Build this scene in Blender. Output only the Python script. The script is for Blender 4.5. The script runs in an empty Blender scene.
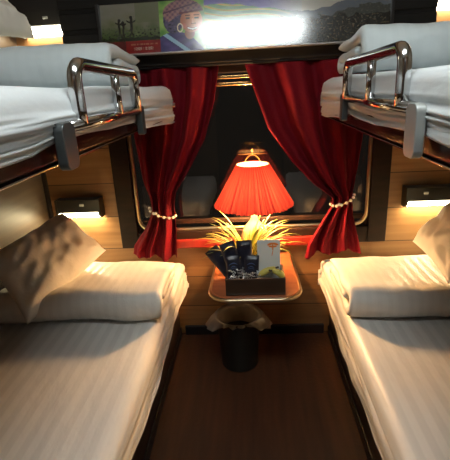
import bpy, math, random
from math import sin, cos, pi, radians, sqrt, exp
from mathutils import Vector, Matrix, noise
random.seed(7)
C = bpy.context.scene.collection
SC = bpy.context.scene
def nz(x, y=0.0, z=0.0): return noise.noise(Vector((x, y, z)))
def sm(a, b, x):
    t = max(0.0, min(1.0, (x - a) / (b - a))) if a != b else float(x > a)
    return t * t * (3 - 2 * t)
def lerp(a, b, t): return a + (b - a) * t
def interp(tab, x):
    if x <= tab[0][0]: return tab[0][1]
    for (x0, y0), (x1, y1) in zip(tab, tab[1:]):
        if x <= x1: return lerp(y0, y1, (x - x0) / (x1 - x0))
    return tab[-1][1]

# ------------------------------------------------------------------ materials
def mat(name, col, rough=.6, metal=0.0, spec=.5, **kw):
    m = bpy.data.materials.new(name); m.use_nodes = True
    b = m.node_tree.nodes['Principled BSDF']
    b.inputs['Base Color'].default_value = (*col, 1)
    b.inputs['Roughness'].default_value = rough
    b.inputs['Metallic'].default_value = metal
    b.inputs['Specular IOR Level'].default_value = spec
    for k, v in kw.items(): b.inputs[k.replace('_', ' ')].default_value = v
    return m
def noise_mat(name, c1, c2, scale=(5, 5, 5), nscale=4.0, rough=.6, bump=0.0, bscale=40, detail=4.0, spec=.5, metal=0.0, **kw):
    m = mat(name, c1, rough, metal, spec, **kw); nt = m.node_tree; b = nt.nodes['Principled BSDF']
    tc = nt.nodes.new('ShaderNodeTexCoord'); mp = nt.nodes.new('ShaderNodeMapping')
    mp.inputs['Scale'].default_value = scale
    nt.links.new(tc.outputs['Object'], mp.inputs['Vector'])
    n = nt.nodes.new('ShaderNodeTexNoise'); n.inputs['Scale'].default_value = nscale; n.inputs['Detail'].default_value = detail
    nt.links.new(mp.outputs['Vector'], n.inputs['Vector'])
    r = nt.nodes.new('ShaderNodeValToRGB'); r.color_ramp.elements[0].position = .3; r.color_ramp.elements[1].position = .7
    r.color_ramp.elements[0].color = (*c1, 1); r.color_ramp.elements[1].color = (*c2, 1)
    nt.links.new(n.outputs['Fac'], r.inputs['Fac']); nt.links.new(r.outputs['Color'], b.inputs['Base Color'])
    if bump:
        n2 = nt.nodes.new('ShaderNodeTexNoise'); n2.inputs['Scale'].default_value = bscale; n2.inputs['Detail'].default_value = 3
        nt.links.new(tc.outputs['Object'], n2.inputs['Vector'])
        bp = nt.nodes.new('ShaderNodeBump'); bp.inputs['Strength'].default_value = bump; bp.inputs['Distance'].default_value = .01
        nt.links.new(n2.outputs['Fac'], bp.inputs['Height']); nt.links.new(bp.outputs['Normal'], b.inputs['Normal'])
    return m
def wood_panel(name, c1, c2, seam, pitch, rough=.45, axis='Z', grain=(1.2, 1.2, 30)):
    """boards with long grain; seams every `pitch` metres along `axis`"""
    m = noise_mat(name, c1, c2, grain, 1.6, rough, detail=6); nt = m.node_tree; b = nt.nodes['Principled BSDF']
    ramp = [n for n in nt.nodes if n.type == 'VALTORGB'][0]
    tc = [n for n in nt.nodes if n.type == 'TEX_COORD'][0]
    sp = nt.nodes.new('ShaderNodeSeparateXYZ'); nt.links.new(tc.outputs['Object'], sp.inputs[0])
    d = nt.nodes.new('ShaderNodeMath'); d.operation = 'DIVIDE'; d.inputs[1].default_value = pitch
    nt.links.new(sp.outputs[axis], d.inputs[0])
    f = nt.nodes.new('ShaderNodeMath'); f.operation = 'FRACT'; nt.links.new(d.outputs[0], f.inputs[0])
    lt = nt.nodes.new('ShaderNodeMath'); lt.operation = 'LESS_THAN'; lt.inputs[1].default_value = .004 / pitch
    nt.links.new(f.outputs[0], lt.inputs[0])
    fl = nt.nodes.new('ShaderNodeMath'); fl.operation = 'FLOOR'; nt.links.new(d.outputs[0], fl.inputs[0])
    wn = nt.nodes.new('ShaderNodeTexWhiteNoise'); wn.noise_dimensions = '1D'; nt.links.new(fl.outputs[0], wn.inputs['W'])
    mr = nt.nodes.new('ShaderNodeMapRange'); mr.inputs['To Min'].default_value = .8; mr.inputs['To Max'].default_value = 1.12
    nt.links.new(wn.outputs['Value'], mr.inputs['Value'])
    vm = nt.nodes.new('ShaderNodeVectorMath'); vm.operation = 'SCALE'
    nt.links.new(ramp.outputs['Color'], vm.inputs[0]); nt.links.new(mr.outputs[0], vm.inputs['Scale'])
    mx = nt.nodes.new('ShaderNodeMix'); mx.data_type = 'RGBA'
    nt.links.new(lt.outputs[0], mx.inputs['Factor']); nt.links.new(vm.outputs[0], mx.inputs['A']); mx.inputs['B'].default_value = (*seam, 1)
    nt.links.new(mx.outputs['Result'], b.inputs['Base Color'])
    return m
def striped_sheet(name, base, strength=.12, pitch=.042):
    """white cotton with woven satin stripes running along the berth, fine creases"""
    m = mat(name, base, .55, 0, .4); nt = m.node_tree; b = nt.nodes['Principled BSDF']
    b.inputs['Sheen Weight'].default_value = .15
    tc = nt.nodes.new('ShaderNodeTexCoord')
    sp = nt.nodes.new('ShaderNodeSeparateXYZ'); nt.links.new(tc.outputs['Object'], sp.inputs[0])
    d = nt.nodes.new('ShaderNodeMath'); d.operation = 'MULTIPLY'; d.inputs[1].default_value = 2 * pi / pitch
    nt.links.new(sp.outputs['X'], d.inputs[0])
    s = nt.nodes.new('ShaderNodeMath'); s.operation = 'SINE'; nt.links.new(d.outputs[0], s.inputs[0])
    r = nt.nodes.new('ShaderNodeMapRange'); r.inputs['From Min'].default_value = -.35; r.inputs['From Max'].default_value = .35
    nt.links.new(s.outputs[0], r.inputs['Value'])
    mx = nt.nodes.new('ShaderNodeMix'); mx.data_type = 'RGBA'
    mx.inputs['A'].default_value = (*[c * (1 - strength) for c in base], 1); mx.inputs['B'].default_value = (*base, 1)
    nt.links.new(r.outputs[0], mx.inputs['Factor']); nt.links.new(mx.outputs['Result'], b.inputs['Base Color'])
    rr = nt.nodes.new('ShaderNodeMapRange'); rr.inputs['To Min'].default_value = .75; rr.inputs['To Max'].default_value = .42
    nt.links.new(r.outputs[0], rr.inputs['Value']); nt.links.new(rr.outputs[0], b.inputs['Roughness'])
    n2 = nt.nodes.new('ShaderNodeTexNoise'); n2.inputs['Scale'].default_value = 9; n2.inputs['Detail'].default_value = 5
    mp = nt.nodes.new('ShaderNodeMapping'); mp.inputs['Scale'].default_value = (2.2, .8, 2)
    nt.links.new(tc.outputs['Object'], mp.inputs['Vector']); nt.links.new(mp.outputs['Vector'], n2.inputs['Vector'])
    bp = nt.nodes.new('ShaderNodeBump'); bp.inputs['Strength'].default_value = .35; bp.inputs['Distance'].default_value = .012
    nt.links.new(n2.outputs['Fac'], bp.inputs['Height']); nt.links.new(bp.outputs['Normal'], b.inputs['Normal'])
    return m
def emit_mat(name, col, strength):
    m = mat(name, col, .5); b = m.node_tree.nodes['Principled BSDF']
    b.inputs['Emission Color'].default_value = (*col, 1); b.inputs['Emission Strength'].default_value = strength
    return m

M = {}
M['wall'] = wood_panel('oak wall boards', (.25, .115, .040), (.36, .185, .070), (.06, .025, .01), .165)
M['side'] = wood_panel('side wall boards', (.12, .088, .06), (.17, .125, .08), (.06, .03, .015), .6)
M['floor'] = noise_mat('dark wooden floor', (.036, .014, .007), (.070, .027, .012), (14, 1.0, 1), 2.2, .42, .12, 60)
M['ceiling'] = mat('ceiling paint', (.5, .47, .42), .7)
M['darkwood'] = noise_mat('dark lacquered wood', (.018, .010, .008), (.035, .018, .012), (2, 2, 14), 2.5, .38)
M['black'] = noise_mat('near black laminate', (.008, .006, .006), (.014, .010, .009), (3, 3, 20), 3, .45)
M['ridge'] = noise_mat('brown black ridged panel', (.005, .004, .0035), (.009, .007, .006), (1, 1, 22), 3, .6, spec=.25)
M['redwood'] = noise_mat('reddish lacquered wood', (.030, .007, .005), (.055, .011, .007), (2, 10, 2), 3, .22)
M['sill'] = noise_mat('red lacquered sill', (.22, .015, .010), (.30, .024, .015), (14, 2, 2), 3, .35)
M['framewood'] = noise_mat('dark brown window wood', (.013, .007, .005), (.024, .011, .007), (3, 3, 14), 3, .5, spec=.2)
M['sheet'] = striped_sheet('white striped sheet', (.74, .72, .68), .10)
M['uppersheet'] = striped_sheet('cool light tinted sheet', (.66, .69, .70), .03)  # same white as the lower sheet, cool ceiling light mixed into the colour
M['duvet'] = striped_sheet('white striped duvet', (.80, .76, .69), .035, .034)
M['upperduvet'] = striped_sheet('cool light tinted duvet', (.60, .66, .67), .015, .034)  # white duvet, dimmed and tinted in its colour for the cool upper light
M['pillow'] = noise_mat('white cotton pillowcase', (.86, .81, .72), (.90, .86, .78), (1, 1, 1), 6, .7, .5, 16, Sheen_Weight=.2)
M['curtain'] = noise_mat('red velvet curtain', (.10, .0012, .006), (.15, .0016, .008), (1, 1, 1), 8, .75, .25, 90, spec=.15, Sheen_Weight=.12, Sheen_Roughness=.3)
M['curtain'].node_tree.nodes['Principled BSDF'].inputs['Sheen Tint'].default_value = (1, .15, .12, 1)
M['chrome'] = mat('polished chrome', (.62, .62, .62), .12, 1)
M['steel'] = mat('brushed steel', (.50, .52, .50), .4, .6)
M['darksteel'] = mat('dark grey steel', (.09, .10, .10), .35, .5)
M['brass'] = mat('brass', (.85, .55, .22), .25, 1)
M['alu'] = mat('aluminium strip', (.8, .8, .78), .3, 1)
M['pearl'] = mat('pearl bead', (.9, .82, .7), .15, 0, .8)
M['goldframe'] = mat('pale gold metal', (.55, .45, .28), .3, 1)
M['tablewood'] = noise_mat('orange varnished table wood', (.27, .075, .030), (.38, .125, .048), (3, 22, 3), 2, .28, detail=5)
M['boxwood'] = noise_mat('dark brown box wood', (.028, .015, .009), (.048, .025, .013), (4, 20, 20), 2, .45)
M['bin'] = noise_mat('dark brown plastic', (.018, .015, .010), (.026, .021, .014), (2, 2, 2), 5, .5)
M['bag'] = mat('thin clear plastic bag', (.5, .45, .40), .3, 0, .8, Transmission_Weight=.4, Alpha=.42)
M['ceramic'] = mat('cream ceramic', (.55, .42, .26), .25)
M['pot'] = mat('white glazed pot', (.82, .76, .66), .3)
M['soil'] = mat('potting soil', (.03, .02, .012), .9)
M['leaf'] = noise_mat('yellow green leaf', (.15, .19, .025), (.36, .30, .05), (1, 1, 1), 14, .45)
M['bulb'] = emit_mat('lit warm bulb', (1, .58, .25), 900)
M['fixture'] = mat('black fixture housing', (.012, .011, .010), .35)
M['tube'] = emit_mat('reading light diffuser', (1, .86, .50), 60)
M['tube_up'] = emit_mat('upper reading light diffuser', (1, .90, .66), 22)
M['ceillamp'] = emit_mat('ceiling lamp diffuser', (.93, 1, 1), 19)
M['cardwhite'] = noise_mat('pale grey card', (.62, .64, .60), (.70, .71, .66), (1, 1, 1), 8, .5)
M['cardorange'] = mat('orange print', (.75, .22, .04), .5)
M['sachet'] = noise_mat('dark blue foil', (.008, .008, .014), (.02, .022, .04), (1, 1, 1), 30, .3, .3, 60)
M['sachetblue'] = mat('painted blue glint', (.10, .16, .34), .4)  # small blue highlights, painted as a flat colour
M['foil'] = mat('silver crinkle strip', (.62, .66, .68), .3, .7)
M['banana'] = noise_mat('green yellow banana skin', (.42, .38, .06), (.62, .52, .12), (1, 1, 1), 20, .45)
M['bananatip'] = mat('dark banana stem', (.05, .035, .02), .7)
M['glass'] = mat('window glass', (.9, .92, .92), .0, 0, .5, Transmission_Weight=1.0, IOR=1.5)
M['doorwood'] = noise_mat('brown door laminate', (.10, .055, .03), (.15, .085, .045), (3, 3, 20), 2, .4)
# shade: pleated fabric that lets lamp light through
def shade_mat():
    m = bpy.data.materials.new('red pleated shade silk'); m.use_nodes = True; nt = m.node_tree
    for n in list(nt.nodes): nt.nodes.remove(n)
    o = nt.nodes.new('ShaderNodeOutputMaterial'); a = nt.nodes.new('ShaderNodeAddShader')
    d = nt.nodes.new('ShaderNodeBsdfDiffuse'); t = nt.nodes.new('ShaderNodeBsdfTranslucent')
    d.inputs['Color'].default_value = (.34, .02, .02, 1); t.inputs['Color'].default_value = (.040, .0065, .0040, 1)
    tc = nt.nodes.new('ShaderNodeTexCoord'); sp = nt.nodes.new('ShaderNodeSeparateXYZ'); nt.links.new(tc.outputs['Object'], sp.inputs[0])
    def mth(op, a_, v):
        q = nt.nodes.new('ShaderNodeMath'); q.operation = op; nt.links.new(a_, q.inputs[0])
        if isinstance(v, float): q.inputs[1].default_value = v
        else: nt.links.new(v, q.inputs[1])
        return q.outputs[0]
    an_ = mth('ARCTAN2', mth('ADD', sp.outputs['Y'], .150), mth('ADD', sp.outputs['X'], -.018))
    n_ = nt.nodes.new('ShaderNodeTexNoise'); n_.noise_dimensions = '1D'; n_.inputs['Scale'].default_value = 26; n_.inputs['Detail'].default_value = 3
    nt.links.new(an_, n_.inputs['W'])
    rp = nt.nodes.new('ShaderNodeValToRGB'); e = rp.color_ramp.elements
    e[0].position = .36; e[0].color = (.009, .0007, .0009, 1); e[1].position = .66; e[1].color = (.042, .0068, .0048, 1)
    nt.links.new(n_.outputs['Fac'], rp.inputs['Fac']); nt.links.new(rp.outputs['Color'], t.inputs['Color'])
    ge = nt.nodes.new('ShaderNodeNewGeometry'); mi = nt.nodes.new('ShaderNodeMix'); mi.data_type = 'RGBA'
    mi.inputs['A'].default_value = (.34, .02, .02, 1); mi.inputs['B'].default_value = (.80, .66, .48, 1)     # pale lining inside
    nt.links.new(ge.outputs['Backfacing'], mi.inputs['Factor']); nt.links.new(mi.outputs['Result'], d.inputs['Color'])
    nt.links.new(d.outputs[0], a.inputs[0]); nt.links.new(t.outputs[0], a.inputs[1]); nt.links.new(a.outputs[0], o.inputs['Surface'])
    return m
M['shade'] = shade_mat()

# ------------------------------------------------------------------ object helpers
def link(name, verts, faces, m, parent=None, smooth=False):
    me = bpy.data.meshes.new(name); me.from_pydata([tuple(v) for v in verts], [], faces); me.update()
    for mm in (m if isinstance(m, (list, tuple)) else [m]): me.materials.append(mm)
    if smooth: me.polygons.foreach_set('use_smooth', [True] * len(me.polygons))
    o = bpy.data.objects.new(name, me); C.objects.link(o)
    if parent: o.parent = parent; o.matrix_parent_inverse = Matrix.Translation(-parent.location)
    return o
def thing(name, label, cat, loc=(0, 0, 0), group=None):
    o = bpy.data.objects.new(name, None); C.objects.link(o); o.location = loc; o.empty_display_size = .05
    o['label'] = label; o['category'] = cat
    if group: o['group'] = group
    return o
def tag(o, label, cat, group=None, kind=None):
    o['label'] = label; o['category'] = cat
    if group: o['group'] = group
    if kind: o['kind'] = kind
    return o
def struct(o, label=None):
    o['kind'] = 'structure'
    if label: o['label'] = label
    return o
BF = [(0, 3, 2, 1), (4, 5, 6, 7), (0, 1, 5, 4), (1, 2, 6, 5), (2, 3, 7, 6), (3, 0, 4, 7)]
def bxs(boxes):
    V, F = [], []
    for (x0, x1, y0, y1, z0, z1) in boxes:
        k = len(V); x0, x1 = sorted((x0, x1)); y0, y1 = sorted((y0, y1))
        V += [(x0, y0, z0), (x1, y0, z0), (x1, y1, z0), (x0, y1, z0), (x0, y0, z1), (x1, y0, z1), (x1, y1, z1), (x0, y1, z1)]
        F += [tuple(i + k for i in f) for f in BF]
    return V, F
def box(name, b, m, parent=None, bevel=0.0, seg=3):
    V, F = bxs([b] if not isinstance(b[0], (tuple, list)) else b)
    o = link(name, V, F, m, parent)
    if bevel: bev(o, bevel, seg)
    return o
def bev(o, w, seg=3):
    md = o.modifiers.new('bevel', 'BEVEL'); md.width = w; md.segments = seg; md.limit_method = 'ANGLE'
    o.data.polygons.foreach_set('use_smooth', [True] * len(o.data.polygons))
    md.harden_normals = False
    wn = o.modifiers.new('wn', 'WEIGHTED_NORMAL'); wn.keep_sharp = True
def solid(o, t, off=0.0):
    md = o.modifiers.new('solid', 'SOLIDIFY'); md.thickness = t; md.offset = off
def loft(rings, caps=True, closed=True):
    n = len(rings[0]); V = [v for r in rings for v in r]; F = []
    for i in range(len(rings) - 1):
        for j in range(n if closed else n - 1):
            a, b = i * n + j, i * n + (j + 1) % n
            F.append((a, b, b + n, a + n))
    if caps and closed:
        F.append(tuple(range(n - 1, -1, -1))); F.append(tuple((len(rings) - 1) * n + j for j in range(n)))
    return V, F
def tube(pts, r, n=12, closed_path=False):
    pts = [Vector(p) for p in pts]; R = r if isinstance(r, (list, tuple)) else [r] * len(pts)
    rings = []; up = None
    for i, p in enumerate(pts):
        if closed_path: t = pts[(i + 1) % len(pts)] - pts[i - 1]
        else: t = pts[min(i + 1, len(pts) - 1)] - pts[max(i - 1, 0)]
        t.normalize()
        if up is None:
            up = Vector((0, 0, 1)) if abs(t.z) < .9 else Vector((1, 0, 0))
        s = t.cross(up).normalized(); up = s.cross(t).normalized()
        rings.append([p + R[i] * (cos(2 * pi * k / n) * s + sin(2 * pi * k / n) * up) for k in range(n)])
    if closed_path: rings.append(rings[0])
    return loft(rings, caps=not closed_path)
def lathe(prof, cx, cy, n=40, rf=None):
    rings = []
    for (r, z) in prof:
        rings.append([(cx + r * (rf(k / n, z) if rf else 1) * cos(2 * pi * k / n), cy + r * (rf(k / n, z) if rf else 1) * sin(2 * pi * k / n), z) for k in range(n)])
    return loft(rings, caps=False)
def merge(*parts):
    V, F = [], []
    for (v, f) in parts:
        k = len(V); V += list(v); F += [tuple(i + k for i in ff) for ff in f]
    return V, F
def arc(cx, cy, r, a0, a1, n=6): return [(cx + r * cos(lerp(a0, a1, i / n)), cy + r * sin(lerp(a0, a1, i / n))) for i in range(n + 1)]
def extr(poly, z0, z1):
    n = len(poly)
    return [(x, y, z0) for x, y in poly] + [(x, y, z1) for x, y in poly], \
        [tuple(range(n - 1, -1, -1)), tuple(range(n, 2 * n))] + [(i, (i + 1) % n, n + (i + 1) % n, n + i) for i in range(n)]

# ------------------------------------------------------------------ the setting
W2 = .975; YB = -2.25; ZC = 2.15
V, F = bxs([(-W2, W2, 0, .06, 0, .50), (-W2, -.60, 0, .06, .50, 1.34), (.60, W2, 0, .06, .50, 1.34), (-W2, W2, 0, .06, 1.34, ZC)])
struct(link('wall_back', V, F, M['wall']), 'wood panelled wall around the window')
struct(box('wall_left', (-W2 - .06, -W2, YB, .06, 0, ZC), M['side']))
struct(box('wall_right', (W2, W2 + .06, YB, .06, 0, ZC), M['side']))
struct(box('wall_front', (-W2 - .06, W2 + .06, YB - .06, YB, 0, ZC), M['doorwood']))
struct(box('floor', (-W2 - .06, W2 + .06, YB - .06, .06, -.05, 0), M['floor']))
struct(box('ceiling', (-W2 - .06, W2 + .06, YB - .06, .06, ZC, ZC + .05), M['ceiling']))
d = struct(box('door_1', (-.32, .34, YB, YB + .03, 0.02, 1.98), M['darkwood'], None, .004))
hd = link('door_handle', *tube([(.26, YB + .03, 1.0), (.26, YB + .07, 1.0), (.16, YB + .07, 1.0)], .009), M['chrome'], d, True)
struct(box('baseboard_back', (-.36, .36, -.015, 0, 0, .052), M['black'], None, .003))
# corner trims and side backrest ledges
struct(box('trim_1', (-W2, -W2 + .018, -.018, 0, .42, 1.12), M['black'], None, .003))
struct(box('trim_2', (W2 - .018, W2, -.018, 0, .42, 1.12), M['black'], None, .003))
struct(box('trim_3', (-W2, -W2 + .022, -1.95, -.02, .36, .66), M['darkwood'], None, .004))
struct(box('trim_4', (W2 - .022, W2, -1.95, -.02, .36, .66), M['darkwood'], None, .004))
# window: wooden casing, rounded metal frame, pane, sill
w = bpy.data.objects.new('window_1', None); C.objects.link(w); w.location = (0, 0, .9); w['kind'] = 'structure'
V, F = bxs([(-.63, -.545, -.03, .05, .505, 1.34), (.545, .63, -.03, .05, .505, 1.34), (-.545, .545, -.028, .05, .505, .585), (-.545, .545, -.03, .05, 1.285, 1.34)])
cs = link('casing', V, F, M['framewood'], w); bev(cs, .005)
ss = box('window_sill', (-.50, .50, -.045, .03, .503, .546), M['sill'], w, .006)
def rrect(x0, x1, z0, z1, r, y, n=7):
    P = arc(x1 - r, z1 - r, r, 0, pi / 2, n) + arc(x0 + r, z1 - r, r, pi / 2, pi, n) + arc(x0 + r, z0 + r, r, pi, 1.5 * pi, n) + arc(x1 - r, z0 + r, r, 1.5 * pi, 2 * pi, n)
    return [(x, y, z) for x, z in P]
link('rounded_frame', *tube(rrect(-.535, .54, .592, 1.345, .06, -.012), .010, 8, True), M['goldframe'], w, True)
box('top_rail', [(-.5, .5, -.03, -.012, 1.262, 1.276), (-.5, .5, -.03, -.012, 1.234, 1.248)], M['brass'], w, .003)
box('lower_rail', (-.53, .535, -.004, .02, .615, .635), M['framewood'], w, .003)
box('window_pane', (-.56, .56, .026, .032, .56, 1.32), M['glass'], w)
# valance panel across the top of the window, carrying the poster
V, F = bxs([(-.735, .735, -.085, -.0005, 1.315, 1.72)] + [(-.735, .735, -.094, -.08, 1.325 + .075 * k, 1.385 + .075 * k) for k in range(5)])
o = link('trim_5', V, F, M['ridge']); bev(o, .004); struct(o, 'dark ridged panel box above the window')
struct(box('trim_6', (-W2, -.735, -.05, -.0005, 1.53, 1.72), M['black'], None, .004))
struct(box('trim_7', (.735, W2, -.05, -.0005, 1.53, 1.72), M['black'], None, .004))

# ------------------------------------------------------------------ poster
def mixc(a, b, t): return tuple(lerp(a[i], b[i], t) for i in range(3))
def s2l(c): return tuple(((v / 255) / 12.92 if v / 255 < .04045 else ((v / 255 + .055) / 1.055) ** 2.4) for v in c)
def poster_colour(X, h):
    """X: 101..384 along the poster, h: 0..50 up from its lower edge"""
    n1 = nz(X * .12, h * .2, 3); n2 = nz(X * .5, h * .6, 9); n3 = nz(X * 1.1, h * 1.3, 1)
    if X < 160:
        c = mixc((150, 150, 120), (165, 160, 145), sm(20, 50, h) + n1 * .4)
        c = mixc((92, 112, 62), c, sm(14, 34, h + 6 * n1))
        c = mixc(c, (40, 58, 30), sm(.1, .45, n2) * (1 - sm(16, 30, h)))
        if h > 30 and X > 136: c = mixc(c, (120, 132, 88), .5)
        for (fx, fh, sc, ln) in ((119.5, 23, 1, -.3), (123, 22, .9, .5), (131.5, 24, 1.15, .1)):   # walking figures
            dx = X - fx; dh = h - fh
            if abs(dx - ln * .2 * dh) < 1.1 * sc and -2 < dh < 9 * sc: c = (22, 22, 22)
            if (dx ** 2 + (dh - 10 * sc) ** 2) < 2.2 * sc: c = (22, 22, 22)
            if abs(dx - .35 * (dh + 2)) < .6 and -8 < dh < 0: c = (25, 25, 22)
            if abs(dx + .35 * (dh + 2)) < .6 and -8 < dh < 0: c = (25, 25, 22)
            if abs(dh - 6 - .5 * abs(dx)) < .7 and abs(dx) < 4 * sc: c = (25, 25, 22)
        if abs(h - 14 - n1 * 2) < 2 + n2 * 2: c = (34, 48, 26)
        if h < 12.5:
            c = (176, 26, 26) if X > 125 else (120, 20, 20)
            c = mixc(c, (90, 10, 12), max(0, n1 * .6))
            if 130 < X < 157:
                q = int(X * 1.6); r = random.Random(q)
                if 8.2 < h < 9.6 and r.random() < .72: c = (214, 120, 92)
                if 133 < X < 154:
                    q = int(X * .95); r = random.Random(q * 3)
                    if 3.0 < h < 6.2 and r.random() < .74 and (X * .95) % 1 > .18:
                        c = (232, 190, 170) if (int(h * 1.6) + q) % 3 else (200, 90, 80)
        return tuple(v * .74 for v in c)
    # right-hand picture
    c = mixc((96, 140, 66), (150, 180, 96), .5 + n1)
    if X > 205:
        hc = 36 - .05 * (X - 215)
        tw = sin((h * .62 + 9 * nz(X * .018, h * .03, 5) + X * .05) * 1.7)
        c = mixc((58, 122, 52), (178, 196, 78), sm(-.2, .9, tw))
        c = mixc(c, (214, 150, 70), sm(.75, 1, tw) * .8)
        # sky and far hills
        ridge = 43 - .16 * max(0, X - 225) + 1.5 * nz(X * .09)
        if X > 285: ridge = max(33 + 8 * sm(285, 380, X) - 3 * sin((X - 285) * .06) + 1.5 * nz(X * .13), 20)
        if h > ridge:
            c = mixc((96, 84, 160), (172, 170, 168), sm(255, 300, X))
            if X > 300: c = mixc(c, (178, 170, 152), .6)
        elif X > 262:
            g = sm(262, 300, X + 5 * n1)
            hill = (88, 94, 104) if h > ridge - 9 + n1 * 3 else (60, 62, 58)
            if h < 25 + n1 * 5:
                hill = mixc((26, 28, 26), (96, 84, 70), sm(.05, .4, n2 + .25 * n3))
            else: hill = mixc(hill, (110, 104, 98), max(0, n2 * .7))
            c = mixc(c, hill, g)
    # smiling woman in a chequered headscarf
    fx, fh = 191, 29
    def el(x, y, rx, ry): return ((X - x) / rx) ** 2 + ((h - y) / ry) ** 2
    sh = 19 - (X - 176) ** 2 * .018 if X < 176 else 19 - (X - 176) ** 2 * .024
    if X < 216 and h < sh:                                  # jacket and collar
        c = mixc((54, 50, 96), (84, 70, 130), .5 + n1)
        if abs(h - (16 - .75 * (X - 166))) < 2.4 and X < 205: c = (150, 186, 214)
    if el(174, 31, 10, 14) < 1: c = mixc((48, 44, 76), (88, 72, 104), .5 + n2)
    if el(190, 17, 5, 6) < 1: c = (150, 92, 70)
    if el(fx + 1, fh, 11, 11.5) < 1:
        c = mixc((176, 104, 76), (226, 160, 122), sm(-9, 7, (X - fx) + .3 * (h - fh)))
        for ex in (-2.4, 6.2):                              # eyes and brows
            if abs(X - fx - ex) < 2.1 and abs(h - 31.4) < .75: c = (44, 22, 20)
            if abs(X - fx - ex) < 2.6 and abs(h - 34.2) < .5: c = (96, 52, 42)
        if abs(X - 194) < 2.4 and abs(h - 26) < .6: c = (140, 74, 58)
        if abs(X - 193.2) < .8 and 26 < h < 31: c = (236, 178, 146)
        mo = h - (20.6 + .055 * (X - 193) ** 2)
        if abs(X - 193) < 5.2 and -1.0 < mo < 1.5: c = (240, 226, 214) if -.4 < mo < .9 else (142, 46, 50)
        for ck in (-7, 7.5):
            if el(fx + ck, 24, 3, 2.5) < 1: c = mixc(c, (214, 112, 92), .5)
    if el(184, 37, 20, 12.5) < 1 and h > 36 + .10 * (X - 187) - (.5 * (181 - X) if X < 181 else 0):
        c = (138, 96, 104)
        if int((X + h) * .38) % 2: c = (104, 72, 92)
        if int((X - h) * .38) % 2: c = mixc(c, (170, 128, 112), .5)
        if X > 180 and abs(h - (37 + .10 * (X - 187))) < .9: c = (96, 44, 52)
        if abs(h - 43 - .25 * (X - 187)) < .8: c = (84, 56, 76)
    e = el(180.5, 22.5, 2.8, 4.2)
    if .62 < e < 1.15: c = (226, 206, 178)
    return c
pst = thing('poster', 'long glossy travel poster with smiling woman, rice terraces and mountains above the window', 'poster', (0, -.13, 1.37))
NX, NZ = 566, 98; px0, px1, pz0, pz1 = -.556, .548, 1.372, 1.553
tilt = .0335
me = bpy.data.meshes.new('print')
vs = [];fs = []
for j in range(NZ + 1):
    for i in range(NX + 1):
        t = j / NZ; vs.append((lerp(px0, px1, i / NX), -.150 + tilt * t, lerp(pz0, pz1, t)))
for j in range(NZ):
    for i in range(NX):
        a = j * (NX + 1) + i; fs.append((a, a + 1, a + NX + 2, a + NX + 1))
me.from_pydata(vs, [], fs)
ca = me.color_attributes.new('ink', 'BYTE_COLOR', 'CORNER')
cols = []
for j in range(NZ):
    for i in range(NX):
        c = s2l(poster_colour(101 + 283 * (i + .5) / NX, 49 * (j + .5) / NZ))
        cols += [c[0], c[1], c[2], 1] * 4
ca.data.foreach_set('color', cols)
pm = mat('glossy printed film', (.5, .5, .5), .15, 0, 1.0, Coat_Weight=.45, Coat_Roughness=.14, Coat_IOR=1.8)
an = pm.node_tree.nodes.new('ShaderNodeAttribute'); an.attribute_name = 'ink'
pm.node_tree.links.new(an.outputs['Color'], pm.node_tree.nodes['Principled BSDF'].inputs['Base Color'])
me.materials.append(pm)
po = bpy.data.objects.new('print', me); C.objects.link(po); po.parent = pst; po.matrix_parent_inverse = Matrix.Translation(-pst.location)
V = []
for (y, z) in ((-.149, pz0), (-.149 + tilt, pz1), (-.0945, pz1), (-.0945, pz0)): V += [(px0, y, z), (px1, y, z)]
link('backing_board', V, [(0, 1, 3, 2), (2, 3, 5, 4), (4, 5, 7, 6), (6, 7, 1, 0), (0, 2, 4, 6), (1, 7, 5, 3)], M['black'], pst)
box('lower_strip', (px0, px1, -.154, -.095, pz0 - .006, pz0 - .0005), M['alu'], pst, .0015)
box('end_strip', [(px0 - .012, px0 - .0005, -.14, -.095, pz0 - .006, pz1)], M['black'], pst, .002)
box('end_strip', [(px1 + .0005, px1 + .012, -.14, -.095, pz0 - .006, pz1)], M['black'], pst, .002)

# ------------------------------------------------------------------ reading lights
def reading_light(side, x0, z0, lab, up):
    t = thing('reading_light', lab, 'light', (side * (x0 + .1), -.001, z0), 'reading lights on the window wall')
    x1 = x0 + .205; a, b = side * x0, side * x1; D = .058; H = .088; c = .030 if up else .020
    yz = [(-.001, z0 + .012), (-D + c, z0 + .012), (-D, z0 + c + .008), (-D, z0 + H), (-.001, z0 + H)]
    def pr(yz, xa, xb):
        n = len(yz); V = [(xa, y, z) for y, z in yz] + [(xb, y, z) for y, z in yz]
        return V, [tuple(range(n)), tuple(range(2 * n - 1, n - 1, -1))] + [(i, n + i, n + (i + 1) % n, (i + 1) % n) for i in range(n)]
    link('housing', *pr(yz, a, b), M['fixture'], t)
    e = [(-.004, z0 + .0115), (-.004, z0), (-D + c - .002, z0), (-D - .001, z0 + c - .006), (-D - .001, z0 + c + .004), (-D + c, z0 + .0115)]
    link('diffuser', *pr(e, a + side * .008, b - side * .008), M['tube_up'] if up else M['tube'], t)
    for xx in (a, b):
        s = 1 if xx == a else -1
        y2 = [(-.001, z0 - .003), (-D + c, z0 - .003), (-D - .004, z0 + c - .008), (-D - .004, z0 + H + .002), (-.001, z0 + H + .002)]
        link('end_cap', *pr(y2, xx - side * s * .004, xx + side * s * .006), M['fixture'], t)
    box('switch', (a + side * .07, a + side * .09, -D - .006, -D, z0 + .06, z0 + .07), M['steel'], t, .0015)
reading_light(-1, .705, .677, 'black reading light with glowing strip above the left lower berth', False)
reading_light(1, .700, .677, 'black reading light with glowing strip above the right lower berth', False)
reading_light(-1, .725, 1.468, 'bright reading light at head of the left upper berth', True)
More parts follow.
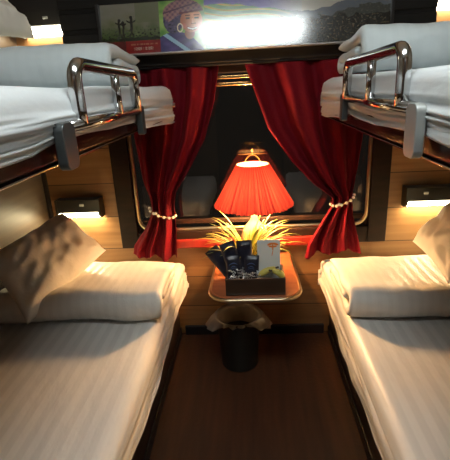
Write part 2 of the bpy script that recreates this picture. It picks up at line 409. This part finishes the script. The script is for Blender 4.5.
reading_light(1, .722, 1.475, 'bright reading light at head of the right upper berth, cut by picture edge', True)

# ceiling lamp over the aisle, behind the view
cl = thing('ceiling_lamp', 'white ceiling lamp with frosted diffuser over the aisle', 'lamp', (.04, -1.5, ZC))
box('housing', (-.35, .43, -1.67, -1.33, ZC - .03, ZC - .0005), M['alu'], cl, .006)
box('diffuser', (-.33, .41, -1.65, -1.35, ZC - .05, ZC - .031), M['ceillamp'], cl, .006)

# ------------------------------------------------------------------ curtains
def curtain(name, lab, lt, rt, ztie, ybase, folds, seed, zt=1.30, zb=.47, bias=0):
    NU, NV = 150, 110; V = []; F = []
    for j in range(NV + 1):
        z = lerp(zt, zb, j / NV)
        xl, xr = interp(lt, z), interp(rt, z)
        wdt = xr - xl; pin = exp(-((z - ztie) / .10) ** 2)
        amp = lerp(.022, .026, pin) * (1 if z > ztie else 1 - .25 * sm(ztie, zb, z))
        for i in range(NU + 1):
            u = i / NU
            ph = seed + .6 * nz(u * 2.2 + seed, z * 1.6)
            uu = u + .035 * nz(u * 4 + seed, z * 2.2, 4) * min(1, 6 * u * (1 - u))
            a = amp * (sin(2 * pi * folds * uu + 2.5 * ph) + .35 * sin(2 * pi * folds * 2.3 * uu + seed + 3 * ph))
            zz = z
            if z < ztie - .05: zz = z + .012 * sin(2 * pi * 2.2 * u + seed) * sm(ztie - .05, zb, z) * 1.0 + bias * (u - .5) * sm(ztie, zb, z)
            if pin > .2: a += .02 * pin * (-(1 - (2 * u - 1) ** 2)) + .012 * pin
            V.append((xl + wdt * uu, ybase + a, zz))
    for j in range(NV):
        for i in range(NU):
            a = j * (NU + 1) + i; F.append((a, a + 1, a + NU + 2, a + NU + 1))
    t = thing(name, lab, 'curtain', ((lt[0][1] + rt[0][1]) / 2, ybase, zb))
    o = link('drape', V, F, M['curtain'], t, True); solid(o, .002)
    rings = []
    xl, xr = interp(lt, ztie), interp(rt, ztie)
    cxx = (xl + xr) / 2; rx = (xr - xl) / 2 + .006
    P = [(cxx + rx * cos(a_), ybase - .004 + .040 * sin(a_), ztie - .012 * sin(a_) * -1 - .02 * (cos(a_) if bias < 0 else -cos(a_))) for a_ in [2 * pi * k / 36 for k in range(36)]]
    tb = link('tieback_cord', *tube(P, .004, 8, True), M['brass'], t, True)
    for k in range(15):
        a_ = pi + pi * (k + .5) / 15
        c0 = Vector((cxx + rx * cos(a_), ybase - .008 + .043 * sin(a_), ztie + .012 * sin(a_) - .02 * (cos(a_) if bias < 0 else -cos(a_)) + .006 * (k % 2)))
        if k % 2 == 0 or k in (5,):
            pr_ = [(.0068 * sin(pi * q / 8), c0.z - .0068 * cos(pi * q / 8)) for q in range(9)]
            link('bead', *lathe(pr_, c0.x, c0.y, 12), M['pearl'], tb, True)
    return t
# tables ascending in z for interp
curtain('curtain', 'red velvet curtain tied back on the left side of the window', 
        sorted([(1.31, -.495), (1.03, -.49), (.85, -.475), (.76, -.455), (.70, -.452), (.62, -.49), (.517, -.555), (.47, -.565)]),
        sorted([(1.316, -.107), (1.177, -.135), (1.027, -.183), (.891, -.264), (.793, -.331), (.718, -.347), (.62, -.345), (.465, -.355)]),
        .705, -.078, 3, 1.3, 1.313, .475, -.02)
curtain('curtain', 'red velvet curtain swept and tied back on the right side of the window',
        sorted([(1.31, -.001), (1.056, .088), (.916, .185), (.811, .281), (.744, .366), (.70, .36), (.543, .262), (.48, .25)]),
        sorted([(1.28, .50), (.997, .482), (.80, .46), (.741, .453), (.66, .458), (.55, .485), (.466, .505)]),
        .735, -.078, 3, 4.1, 1.313, .475, .02)

# ------------------------------------------------------------------ berths, mattresses, bedding
def sheet_mesh(side, xin, xout, ztop, zhem, y0, y1, seed, crease=.006, NV=260, bulge=.0, rad=.035, rh=.035, hem=None):
    """cloth over a mattress: across the top from the wall, over the inner edge and down to its hem; closed down over the far end"""
    prof = []
    nt_ = 46
    for i in range(nt_): prof.append((lerp(xout, xin + rad, i / nt_), ztop))
    for i in range(9):
        a = pi / 2 * (1 - i / 8); prof.append((xin + rad - rad * cos(a), ztop - rh + rh * sin(a)))
    ns = 22
    for i in range(1, ns + 1):
        t = i / ns; prof.append((xin - bulge * sin(pi * min(1, t * 1.1)) + .006 * t * (0 if bulge else 1), lerp(ztop - rh, zhem, t)))
    V = []; n = len(prof)
    ends = 10
    for j in range(-ends, NV + 1):
        if j < 0:
            a = (-j) / ends; y = y0 - .035; f = a
        else: y = lerp(y0 - .035, y1, j / NV); f = 0
        for i, (x, z) in enumerate(prof):
            s = i / (n - 1)
            if hem and i >= n - ns: z = ztop - rh - (ztop - rh - z) * (ztop - rh - hem(y)) / (ztop - rh - zhem)
            edge = sm(.66, .80, s)
            zz = z; xx = x; yy = y
            if f:                                            # far end hanging down
                yy = y0 - .035 + .035 * sin(min(1, f * 3) * pi / 2)
                drop = .035 * (1 - cos(min(1, f * 3) * pi / 2)) + (ztop - zhem - .035) * sm(.3, 1, f)
                zz = min(z, ztop - drop) if i < n - ns else min(z, ztop - drop * (1 - .0))
                zz = max(zz, zhem if not hem else hem(y))
            wr = crease * (nz(x * 9 + seed, y * 2.2, z * 40) + .5 * nz(x * 21, y * 5 + seed, z * 70))
            w2 = crease * (.7 if hem else 2.6) * nz(s * 60 + seed, y * 1.4 + 9 * s, 2) * edge
            top = crease * .55 * nz(x * 3.3 + seed, y * 3.1)
            hang = .008 * sm(.80, 1, s) * nz(y * 9 + seed, 5.5)
            zz += top * (1 - edge) + wr * .45 * (1 - edge) - (.006 * nz(y * 2.7 + seed, 8) * sm(.9, 1, s))
            xx += ((wr * (.5 if hem else 1)) + w2 * 1.4) * edge + hang
            V.append((side * xx * -1 if False else xx * side, yy, zz))
    F = []
    for j in range(NV + ends):
        for i in range(n - 1):
            a = j * n + i
            F.append((a, a + 1, a + n + 1, a + n) if side > 0 else (a, a + n, a + n + 1, a + 1))
    return V, F
def lower_berth(side, word):
    t = thing('lower_berth', f'dark boxed lower berth base along the {word} wall', 'berth', (side * .67, -1.0, 0), 'lower berth bases')
    a = side
    box('base_panel', (a * .972, a * .385, -1.96, -.01, 0.001, .26), M['darkwood'], t, .004)
    box('bed_board', (a * .950, a * .352, -1.96, -.008, .2605, .30), M['redwood'], t, .006)
    box('kick_board', (a * .384, a * .378, -1.95, -.018, .002, .05), M['black'], t, .002)
    m = thing('mattress', {'left': 'left lower mattress under a warm-lit striped white sheet', 'right': 'right lower mattress under a smooth white sheet'}[word], 'mattress', (a * .65, -1.0, .302), 'lower mattresses')
    box('mattress_body', (a * .948, a * .362, -1.945, -.045, .3015, .412), M['sheet'], m, .03, 4)
    V, F = sheet_mesh(side, .332, .950, .432, .288, -.03, -1.95, 3.3 + side, .0075)
    V = [(-x if False else x, y, z) for x, y, z in V]
    o = link('fitted_sheet', V, F, M['sheet'], m, True); solid(o, .003)
    return t
lower_berth(-1, 'left'); lower_berth(1, 'right')

def duvet(side, x0, x1, yf, yb, z0, H, m, lab, seed, layers=3):
    """folded quilt: one thick sheet folded over itself, the fold towards the door"""
    T = H / layers
    r1 = T / 2; path = []
    zmid = z0 + T * 1.5; zb_ = z0 + T * .5; zt = z0 + H - T * .5
    yfo = yf + T          # front of outer fold centre
    # inner flap (middle), back fold down, bottom, front fold up, top
    n = 12
    for i in range(n): path.append((lerp(yf + T * 1.9, yb - T * .9, i / n), zmid))
    for (c, s) in [(cos(a), sin(a)) for a in [lerp(pi / 2, -pi / 2, i / 6) for i in range(7)]]: path.append((yb - T * .9 + r1 * c, (zmid + zb_) / 2 + r1 * s))
    for i in range(1, n): path.append((lerp(yb - T * .9, yfo, i / n), zb_))
    for (c, s) in [(cos(a), sin(a)) for a in [lerp(-pi / 2, -1.5 * pi, i / 12) for i in range(13)]]: path.append((yfo + T * c * 1.0, zmid + T * s))
    for i in range(1, n + 1): path.append((lerp(yfo, yb, i / n), zt))
    P = [Vector((0, a, b)) for a, b in path]; N = len(P)
    nrm = []
    for i in range(N):
        t = (P[min(i + 1, N - 1)] - P[max(i - 1, 0)]).normalized(); nrm.append(Vector((0, -t.z, t.y)))
    NXs = 60; rings = []
    cyc = (yf + yb) / 2; czc = z0 + H * .45
    for k in range(-6, NXs + 7):
        u = max(0, min(1, k / NXs)); x = lerp(x0, x1, u)
        e = 0
        if k < 0: e = -k / 6
        if k > NXs: e = (k - NXs) / 6
        xo = (.022 * sin(e * pi / 2)) * (-1 if k < 0 else 1)
        th = T * .5 * 1.06 * (cos(e * pi / 2) * .85 + .15)
        ring = []
        def P_(i, sgn):
            s = i / (N - 1); endt = min(1, min(i, N - 1 - i) / 1.5) * .55 + .45
            p = P[i] + nrm[i] * (sgn * th * endt)
            wob = .010 * nz(x * 5 + seed, p.y * 7, p.z * 7 + s * 2) + .005 * nz(x * 16 + seed, p.y * 15, p.z * 12 + s * 3)
            sag = 1 + .05 * nz(x * 2.2 + seed, 3)
            y = cyc + (p.y - cyc) * (1 - .03 * sm(.8, 1, u)) + wob + .012 * nz(x * 2.5, seed)
            z = z0 + (p.z - z0) * sag * (1 + .06 * nz(p.y * 5, seed)) + wob * .7
            z = z0 + (z - z0) * (1 - .16 * sm(yf, yb, p.y))
            z = max(z, z0 + .0015)
            xx = x + (x1 - x0 > 0 and 1 or -1) * (.016 * nz(s * 5 + seed, p.y * 5, 7)) * sm(.7, 1, u)
            return (side * (xx + xo * (1 if x1 > x0 else -1)), y, z)
        for i in range(N): ring.append(P_(i, 1))
        for i in range(N - 1, -1, -1): ring.append(P_(i, -1))
        rings.append(ring)
    V, F = loft(rings, caps=False)
    n2 = 2 * N
    for base, flip in ((0, 0), ((len(rings) - 1) * n2, 1)):
        for i in range(N - 1):
            q = (base + i, base + i + 1, base + n2 - 2 - i, base + n2 - 1 - i)
            F.append(q if flip else q[::-1])
    o = link('folded_duvet', V, F, m, None, True)
    tag(o, lab, 'duvet')
    return o
duvet(-1, .925, .350, -.605, -.25, .439, .118, M['duvet'], 'folded white striped duvet on the left lower berth', 2.0)
duvet(1, .925, .354, -.605, -.25, .439, .110, M['duvet'], 'folded white duvet on the right lower berth', 5.0)

def pillow(cn, T, lab, seed, m=None, g='pillows', fold=.0):
    A, B, Cc, D = [Vector(p) for p in cn]                     # around the pillow
    nn = ((B - A).cross(D - A)).normalized(); N = 44
    V = []; F = []; idx = {}
    for sgn in (1, -1):
        for j in range(N + 1):
            for i in range(N + 1):
                edge = i in (0, N) or j in (0, N)
                if sgn < 0 and edge: idx[(sgn, i, j)] = idx[(1, i, j)]; continue
                u = i / N; v = j / N; a = 2 * u - 1; b = 2 * v - 1
                # sides pulled in between pointed corners
                pa = a * (1 - .055 * (1 - b * b) ** 1) ; pb = b * (1 - .055 * (1 - a * a))
                uu, vv = (pa + 1) / 2, (pb + 1) / 2
                p = A * (1 - uu) * (1 - vv) + B * uu * (1 - vv) + Cc * uu * vv + D * (1 - uu) * vv
                h = T * ((1 - abs(a) ** 2.6) * (1 - abs(b) ** 2.6)) ** .55
                rim = min(1, 5 * (1 - max(abs(a), abs(b))))
                wr = .014 * nz(u * 4 + seed, v * 4, sgn) + .010 * nz(u * 3 + v * 7 + seed, v * 3 - u * 8)
                dd = sqrt((a + .9) ** 2 + (b - .9) ** 2); wr += .006 * sin(9 * math.atan2(b - .95, a + .95) + seed) * exp(-dd * 1.2)
                p = p + nn * sgn * (h + wr * rim * (1 if sgn > 0 else .4)) + nn * (.008 * nz(u * 3 + seed, v * 3, 9))
                idx[(sgn, i, j)] = len(V); V.append(p)
        for j in range(N):
            for i in range(N):
                q = [idx[(sgn, i, j)], idx[(sgn, i + 1, j)], idx[(sgn, i + 1, j + 1)], idx[(sgn, i, j + 1)]]
                F.append(tuple(q if sgn > 0 else q[::-1]))
    o = link('pillow', V, F, m or M['pillow'], None, True)
    tag(o, lab, 'pillow', g); return o
pillow([(-.80, -.23, .755), (-.95, -.58, .69), (-.79, -.665, .475), (-.605, -.31, .61)], .095, 'rumpled white pillow slumped against the left wall, over the left folded duvet', 1.0, fold=1)
pillow([(.90, -.62, .84), (.90, -.24, .84), (.655, -.28, .60), (.66, -.60, .57)], .068, 'white pillow leaning on the right wall, on the right folded duvet', 4.0)
pillow([(-.955, -.20, 1.64), (-.95, -.56, 1.63), (-.79, -.54, 1.435), (-.795, -.20, 1.44)], .058, 'white pillow leaning on the folded duvet of the left upper berth', 6.0)

def upper_berth(side, word, yn, yf, ym, ynb, dz):
    a = side
    t = thing('upper_berth', f'{word} upper berth with dark red edge and chrome guard rail', 'berth', (a * .65, -1.0, 1.11), 'upper berths')
    box('berth_board', (a * .972, a * .330, -1.98, -.15, 1.100 + dz, 1.128 + dz), M['darkwood'], t, .004)
    box('edge_board', (a * .3285, a * .3125, -1.98, -.165, 1.1005 + dz, 1.150 + dz), M['redwood'], t, .006)
    box('edge_strip', (a * .331, a * .307, -1.98, -.165, 1.0965 + dz, 1.1000 + dz), M['brass' if 0 else 'chrome'], t, .0025)
    # guard rail
    zb, zt = 1.182, 1.284; r = .0130; R = .030; x = a * .294
    P = [(x, yn, zb)] + [(x, yn, lerp(zb, zt - R, i / 3)) for i in range(1, 3)]
    P += [(x, yn + R - R * cos(q), zt - R + R * sin(q)) for q in [pi / 2 * i / 7 for i in range(8)]]
    P += [(x, yf - R + R * sin(q), zt - R + R * cos(q) - .006) for q in [pi / 2 * i / 7 for i in range(8)]]
    P += [(x, yf, zb)]
    g = link('guard_rail', *tube(P, r, 16), M['chrome'], t, True)
    link('guard_post', *tube([(x, ym, zb), (x, ym, (zb + zt) / 2), (x, ym, zt - .004)], r * .8, 14), M['chrome'], g, True)
    bar = link('base_bar', *tube([(x, ynb, zb), (x, (ynb + yf) / 2, zb), (x, yf + .03, zb)], .0105, 14), M['chrome'], g, True)
    # bracket plates, rounded
    def plate(y0, y1, z0, z1, rr, mt):
        pts = arc(y1 - rr, z1 - rr, rr, 0, pi / 2, 5) + arc(y0 + rr, z1 - rr, rr, pi / 2, pi, 5) + arc(y0 + rr, z0 + rr, rr, pi, 1.5 * pi, 5) + arc(y1 - rr, z0 + rr, rr, 1.5 * pi, 2 * pi, 5)
        n = len(pts); x0_, x1_ = a * .299, a * .282
        V = [(x0_, y, z) for y, z in pts] + [(x1_, y, z) for y, z in pts]
        F = [tuple(range(n)), tuple(range(2 * n - 1, n - 1, -1))] + [(i, n + i, n + (i + 1) % n, (i + 1) % n) for i in range(n)]
        o = link('bracket_plate', V, F, mt, g); bev(o, .002)
        return o
    plate(ynb - .045, ynb + .004, 1.100 + dz * .6, 1.192, .014, M['steel' if side > 0 else 'darksteel'])
    plate(yf, yf + .034, 1.118, 1.194, .008, M['darksteel'])
    # mattress
    m = thing('mattress', f'{word} upper mattress in rumpled white sheet behind the guard rail', 'mattress', (a * .65, -1.0, 1.13), 'upper mattresses')
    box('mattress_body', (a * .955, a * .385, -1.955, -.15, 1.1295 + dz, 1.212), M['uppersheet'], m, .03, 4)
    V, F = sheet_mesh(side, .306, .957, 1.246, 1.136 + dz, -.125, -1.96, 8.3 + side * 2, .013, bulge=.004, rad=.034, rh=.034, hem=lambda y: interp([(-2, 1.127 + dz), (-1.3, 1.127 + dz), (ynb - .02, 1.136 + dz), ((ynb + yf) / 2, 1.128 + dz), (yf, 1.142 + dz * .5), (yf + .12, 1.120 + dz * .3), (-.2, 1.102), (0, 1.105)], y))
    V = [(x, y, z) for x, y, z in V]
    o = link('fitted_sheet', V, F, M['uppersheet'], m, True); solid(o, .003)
    return t
upper_berth(-1, 'left', -1.135, -.735, -.90, -1.20, .026)
upper_berth(1, 'right', -1.075, -.615, -.86, -1.14, .002)
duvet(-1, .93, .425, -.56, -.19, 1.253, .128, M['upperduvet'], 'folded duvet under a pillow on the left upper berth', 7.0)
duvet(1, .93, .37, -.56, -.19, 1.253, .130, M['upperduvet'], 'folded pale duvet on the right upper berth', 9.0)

# ------------------------------------------------------------------ table
TZ = .462
tb = thing('table', 'small orange wood wall table with rounded front corners under the window', 'table', (.01, -.25, .43))
poly = [(-.158, -.002), (-.163, -.30)] + arc(-.163 + .080, -.392, .080, pi, 1.5 * pi, 9) + arc(.187 - .080, -.392, .080, 1.5 * pi, 2 * pi, 9) + [(.187, -.30), (.180, -.002)]
o = link('table_top', *extr(poly, TZ - .022, TZ), M['tablewood'], tb); bev(o, .003)
edge = [(x + (.004 if x > .01 else -.004) * (1 if abs(x - .01) > .1 else .4), y - (.004 if y < -.38 else 0), TZ - .010) for x, y in poly]
link('edge_band', *tube(edge, .0085, 8), M['goldframe'], tb, True)
box('support_bracket', [(-.07, .09, -.02, -.002, .30, TZ - .0225), (-.008, .028, -.115, -.02, .28, TZ - .0225)], M['black'], tb, .004)

# ------------------------------------------------------------------ lamp
LX, LY = .018, -.150
lp = thing('table_lamp', 'lit table lamp with red pleated shade on the table by the window', 'lamp', (LX, LY, TZ))
prof = [(0.001, TZ), (.050, TZ + .0005), (.052, TZ + .008), (.036, TZ + .02), (.030, TZ + .03), (.048, TZ + .06), (.062, TZ + .10), (.060, TZ + .14), (.044, TZ + .18), (.022, TZ + .205), (.014, TZ + .22), (.014, TZ + .25), (.001, TZ + .25)]
link('lamp_base', *lathe(prof, LX, LY, 40), M['ceramic'], lp, True)
NP = 52; n = NP * 8; rings = []
zb_, zt_ = .746, .918
for j in range(25):
    t = j / 24; z = lerp(zb_, zt_, t); r = lerp(.167, .068, t ** .96)
    ring = []
    for k in range(n):
        a = 2 * pi * k / n; q = NP * a
        rr = r * (1 + lerp(.035, .04, t) * (abs(sin(q / 2)) * 2 - 1) + .006 * nz(a * 9, t * 2)) - .0
        zz = z - (.004 * abs(sin(a * 6)) if j == 0 else 0)
        ring.append((LX + rr * cos(a), LY + rr * sin(a), zz))
    rings.append(ring)
V, F = loft(rings, caps=False)
sh = link('lamp_shade', V, F, M['shade'], lp, True)
tr = [(LX + .0685 * cos(2 * pi * k / 48), LY + .0685 * sin(2 * pi * k / 48), zt_) for k in range(48)]
link('shade_rim', *tube(tr, .0022, 6, True), M['sill'], sh, True)
bprof = [(.001, .817), (.012, .815), (.022, .804), (.027, .787), (.026, .772), (.018, .754), (.013, .742), (.013, .730), (.001, .730)]
link('bulb', *lathe(bprof, LX, LY, 24), M['bulb'], lp, True)
link('bulb_socket', *lathe([(.001, .7295), (.016, .7295), (.016, .712), (.001, .712)], LX, LY, 20), M['brass'], lp, True)
hp = [(LX + .052 * sin(q) * 1.0, LY, .742 + .11 * (1 - cos(q))) for q in [pi * i / 24 for i in range(25)]]
hp = [(x, y, .715 + (z - .742) * 1.10) for x, y, z in hp]
hp2 = [(2 * LX - x, y, z) for x, y, z in hp]
link('harp', *merge(tube(hp, .0018, 6), tube(hp2, .0018, 6), tube([(LX, LY, .957), (LX, LY, .966), (LX, LY, .972)], .003, 8), tube([(LX - .060, LY, .960), (LX, LY, .961), (LX + .060, LY, .960)], .0018, 6)), M['brass'], lp, True)
link('finial', *lathe([(.001, .970), (.005, .972), (.007, .977), (.004, .983), (.001, .985)], LX, LY, 14), M['brass'], lp, True)

# ------------------------------------------------------------------ plant
PX, PY = -.012, -.262
pl = thing('potted_plant', 'spiky yellow-green leafed plant in a white pot in front of the lamp', 'plant', (PX, PY, TZ))
link('pot', *lathe([(.001, TZ + .0005), (.026, TZ + .0005), (.032, TZ + .03), (.036, TZ + .068), (.038, TZ + .072), (.035, TZ + .074), (.031, TZ + .068), (.029, TZ + .055)], PX, PY, 32), M['pot'], pl, True)
link('soil', *lathe([(.001, TZ + .062), (.0305, TZ + .060)], PX, PY, 24), M['soil'], pl, True)
V, F = [], []
for k in range(120):
    a = random.uniform(0, 2 * pi); L = random.uniform(.15, .27); rise = random.uniform(.55, 1.4)
    if abs(cos(a)) < .35: L *= .65
    d0 = Vector((cos(a), .62 * sin(a), 0)); wd = random.uniform(.0030, .0055)
    p = Vector((PX + .014 * cos(a), PY + .012 * sin(a), TZ + .060)); el = rise; seg = 10; droop = random.uniform(.10, .30) * (1.2 if L > .16 else .8)
    pts = []
    for s in range(seg + 1):
        pts.append(p.copy()); p = p + (d0 * cos(el) + Vector((0, 0, sin(el)))) * (L / seg); el -= droop * (s + 2) / 15
    sd = d0.cross(Vector((0, 0, 1))).normalized(); b0 = len(V)
    for s, q in enumerate(pts):
        wv = wd * (sin(pi * min(.97, .12 + .88 * s / seg)) ** .7)
        q.y = min(q.y, -.055)
        V += [q - sd * wv, q + Vector((0, 0, -.0012)), q + sd * wv]
    for s in range(seg):
        i = b0 + 3 * s; F += [(i, i + 1, i + 4, i + 3), (i + 1, i + 2, i + 5, i + 4)]
fo = link('foliage', V, F, M['leaf'], pl, True); solid(fo, .0007)

# ------------------------------------------------------------------ welcome tray and what stands in it
bx = thing('wooden_tray', 'dark wooden open box holding snacks at the front of the table', 'box', (.013, -.36, TZ))
x0, x1, y0, y1 = -.101, .129, -.455, -.320; zt = TZ + .070
box('bottom_board', (x0, x1, y0, y1, TZ + .0006, TZ + .007), M['boxwood'], bx, .001)
box('side_board', (x0, x1, y0, y0 + .008, TZ + .0071, zt), M['boxwood'], bx, .0015)
box('side_board', (x0, x1, y1 - .008, y1, TZ + .0071, zt), M['boxwood'], bx, .0015)
box('end_board', (x0, x0 + .008, y0 + .0081, y1 - .0081, TZ + .0071, zt), M['boxwood'], bx, .0015)
box('end_board', (x1 - .008, x1, y0 + .0081, y1 - .0081, TZ + .0071, zt), M['boxwood'], bx, .0015)
# crinkled silver strips
V, F = [], []
for k in range(190):
    cx = random.uniform(-.088, .035 if k < 150 else .1); cy = random.uniform(-.440, -.365); cz = random.uniform(TZ + .03, TZ + .084)
    a = random.uniform(0, pi); b0 = len(V); L = random.uniform(.012, .026)
    for s in range(6):
        u = (s / 5 - .5) * L; zz = cz + .004 * (s % 2) + random.uniform(-.001, .001)
        p = Vector((cx + u * cos(a), cy + u * sin(a) * .6, zz)); q = Vector((-sin(a), cos(a), random.uniform(-.6, .6))) * .0016
        V += [p - q, p + q]
    for s in range(5): F.append((b0 + 2 * s, b0 + 2 * s + 1, b0 + 2 * s + 3, b0 + 2 * s + 2))
o = link('shredded_foil', V, F, M['foil']); solid(o, .0006)
tag(o, 'crinkled silver paper shreds filling the wooden box', 'paper shreds', kind='stuff')
def sachet(cx, cy, z0, wd, ht, rz, tiltx, roty, lab, blue, k):
    """pillow packet with crimped ends"""
    N, Mv = 14, 18; V = []; F = []
    for sgn in (1, -1):
        for j in range(Mv + 1):
            for i in range(N + 1):
                a = 2 * i / N - 1; b = 2 * j / Mv - 1
                h = .010 * max(0, (1 - abs(a) ** 3) * (1 - abs(b) ** 2.2)) ** .6 + .0006
                if abs(b) > .86: h = .0008 + .0007 * (i % 2)
                h += .0012 * nz(a * 4 + k, b * 4, sgn) * (1 - b * b)
                V.append((a * wd / 2, sgn * h, (b + 1) / 2 * ht))
        off = 0 if sgn > 0 else (N + 1) * (Mv + 1)
        for j in range(Mv):
            for i in range(N):
                q = (off + j * (N + 1) + i, off + j * (N + 1) + i + 1, off + (j + 1) * (N + 1) + i + 1, off + (j + 1) * (N + 1) + i)
                F.append(q[::-1] if sgn > 0 else q)
    R = Matrix.Rotation(rz, 4, 'Z') @ Matrix.Rotation(tiltx, 4, 'X') @ Matrix.Rotation(roty, 4, 'Y')
    def tf(v): return R @ Vector(v) + Vector((cx, cy - .018, z0 - .004))
    t = thing('snack_sachet', lab, 'sachet', (cx, cy, z0), 'dark sachets in the wooden box')
    link('packet', [tf(v) for v in V], F, M['sachet'], t, True)
    if blue:  # highlights drawn on as thin curved bands
        Vr, Fr = [], []
        for (zc, hw, th) in ((.66, .30, .030), (.56, .22, .016), (.50, .26, .010)):
            b0 = len(Vr)
            for q in range(9):
                u = q / 8 * 2 - 1; zz = ht * (zc + .05 * cos(u * 1.6))
                Vr += [tf((wd * hw * u, -.0124, zz)), tf((wd * hw * u, -.0124, zz + ht * th * (1.1 - u * u)))]
            Fr += [(b0 + 2 * q, b0 + 2 * q + 2, b0 + 2 * q + 3, b0 + 2 * q + 1) for q in range(8)]
        o = link('blue_glint', Vr, Fr, M['sachetblue'], t); solid(o, .0006)
sachet(-.066, -.380, TZ + .030, .058, .115, .10, radians(-14), radians(-3), 'dark sachet with pale painted blue glint, left one standing in the box', True, 1)
sachet(-.004, -.386, TZ + .030, .058, .115, -.06, radians(-14), radians(3), 'dark sachet with pale painted blue glint, beside the white card', True, 5)
sachet(-.080, -.335, TZ + .050, .060, .135, .0, radians(-10), radians(-38), 'black sachet tilting far out over the left end of the box', False, 8)
sachet(-.058, -.346, TZ + .056, .062, .135, .0, radians(-10), radians(-17), 'black sachet leaning left behind the ones with painted glints', False, 11)
sachet(-.022, -.336, TZ + .058, .062, .132, .0, radians(-8), radians(-2), 'black sachet standing upright at the back of the box', False, 14)
cd = thing('menu_card', 'pale grey folded card with orange emblem standing in the box', 'card', (.072, -.36, TZ + .03))
def tcard(v):
    R = Matrix.Rotation(radians(-8), 4, 'X'); return R @ Vector(v) + Vector((.070, -.388, TZ + .016))
V, F = bxs([(-.045, .045, -.002, .000, 0, .180), (-.045, .045, .003, .005, 0, .178)])
link('card_leaf', [tcard(v) for v in V], F, M['cardwhite'], cd)
cir = []
V, F = [], []
for (cx_, cz_, rx_, rz_, rot) in ((.006, .163, .012, .0045, .35), (.027, .163, .012, .0045, -.35), (.009, .153, .009, .0035, -.15), (.024, .153, .009, .0035, .15), (.0165, .152, .0028, .017, 0), (.0145, .126, .0016, .012, -.2)):
    b0 = len(V)
    for i in range(14):
        q = 2 * pi * i / 14; u, v = rx_ * cos(q), rz_ * sin(q)
        V.append(tcard((cx_ + u * cos(rot) - v * sin(rot), -.0027, cz_ + u * sin(rot) + v * cos(rot))))
    F.append(tuple(range(b0, b0 + 14)))
o = link('orange_emblem', V, F, M['cardorange'], cd); solid(o, .0005)
def banana(P, rr, lab):
    pts = []; rad = []
    P = [Vector(p) for p in P]
    for i in range(21):
        t = i / 20
        p = Vector((0, -.022, .010)) + P[0] * (1 - t) ** 3 + P[1] * 3 * t * (1 - t) ** 2 + P[2] * 3 * t * t * (1 - t) + P[3] * t ** 3
        pts.append(p); rad.append(rr * (.30 + .70 * sin(pi * (.06 + .9 * t)) ** .6))
    t_ = thing('banana', lab, 'banana', tuple(P[1]), 'bananas in the box')
    link('fruit', *tube(pts, rad, 14), M['banana'], t_, True)
    d = (pts[0] - pts[1]).normalized()
    link('stem', *tube([pts[0] - d * .003, pts[0] + d * .007, pts[0] + d * .015], [rr * .34, rr * .28, rr * .34], 8), M['bananatip'], t_, True)
banana([(.092, -.388, TZ + .084), (.06, -.400, TZ + .082), (.040, -.404, TZ + .070), (.030, -.398, TZ + .056)], .0125, 'green-yellow banana in the box, curving left in front of the card')
banana([(.082, -.410, TZ + .082), (.105, -.418, TZ + .082), (.122, -.416, TZ + .066), (.118, -.408, TZ + .044)], .0135, 'green-yellow banana at the right end of the box')

# ------------------------------------------------------------------ waste bin
BX, BY = -.068, -.238
bn = thing('waste_bin', 'dark brown round waste bin on the floor under the table', 'bin', (BX, BY, 0))
link('bin_body', *lathe([(.001, .001), (.084, .001), (.086, .006), (.097, .24), (.101, .245), (.101, .252), (.096, .252), (.093, .24), (.082, .01), (.001, .008)], BX, BY, 48), M['bin'], bn, True)
def bag():
    n = 96; rings = []
    for j in range(19):
        t = j / 18
        ring = []
        for k in range(n):
            a = 2 * pi * k / n
            ear = abs(cos(a)) ** 3
            lenf = .25 + .95 * ear + .3 * nz(cos(a) * 3, sin(a) * 3, 2)
            if t < .35:   # inside
                q = t / .35; r = lerp(.080, .094, q); z = lerp(.17, .256, q)
                r -= .006 * abs(nz(a * 4, z * 20)) * (1 - q)
            else:
                q = (t - .35) / .65
                r = .1035 + (.034 * ear + .006) * q * max(.2, lenf) + .006 * q * nz(cos(a) * 9, sin(a) * 9, q * 2); z = .258 - .052 * q * max(.25, lenf) + .006 * sin(q * pi)
                r += .004 * q * sin(a * 17 + 2 * nz(a * 2)) 
            ring.append((BX + r * cos(a), BY + r * sin(a), z))
        rings.append(ring)
    return loft(rings, caps=False)
o = link('bin_bag', *bag(), M['bag'], None, True); solid(o, .0006)
tag(o, 'thin clear plastic bag folded over the rim of the waste bin', 'bag')

# ------------------------------------------------------------------ light, world, camera
wd_ = bpy.data.worlds.new('night'); SC.world = wd_; wd_.use_nodes = True
wd_.node_tree.nodes['Background'].inputs[0].default_value = (.03, .027, .022, 1)
wd_.node_tree.nodes['Background'].inputs[1].default_value = .2
cam = bpy.data.cameras.new('camera'); co = bpy.data.objects.new('camera', cam); C.objects.link(co)
cam.sensor_fit = 'HORIZONTAL'; cam.sensor_width = 36; cam.lens = 417.018 / 450 * 36; cam.clip_start = .02
R = Vector((.99725056, .05398645, -.05076198)); U = Vector((.03023062, .32903406, .94383404)); Fw = Vector((-.06765667, .94277359, -.32649736))
mw = Matrix(((R.x, U.x, -Fw.x, .01236), (R.y, U.y, -Fw.y, -1.90103), (R.z, U.z, -Fw.z, 1.23484), (0, 0, 0, 1)))
co.matrix_world = mw; SC.camera = co
SC.view_settings.view_transform = 'Standard'; SC.view_settings.look = 'None'; SC.view_settings.gamma = 1; SC.view_settings.use_curve_mapping = False
SC.view_settings.exposure = 0.1
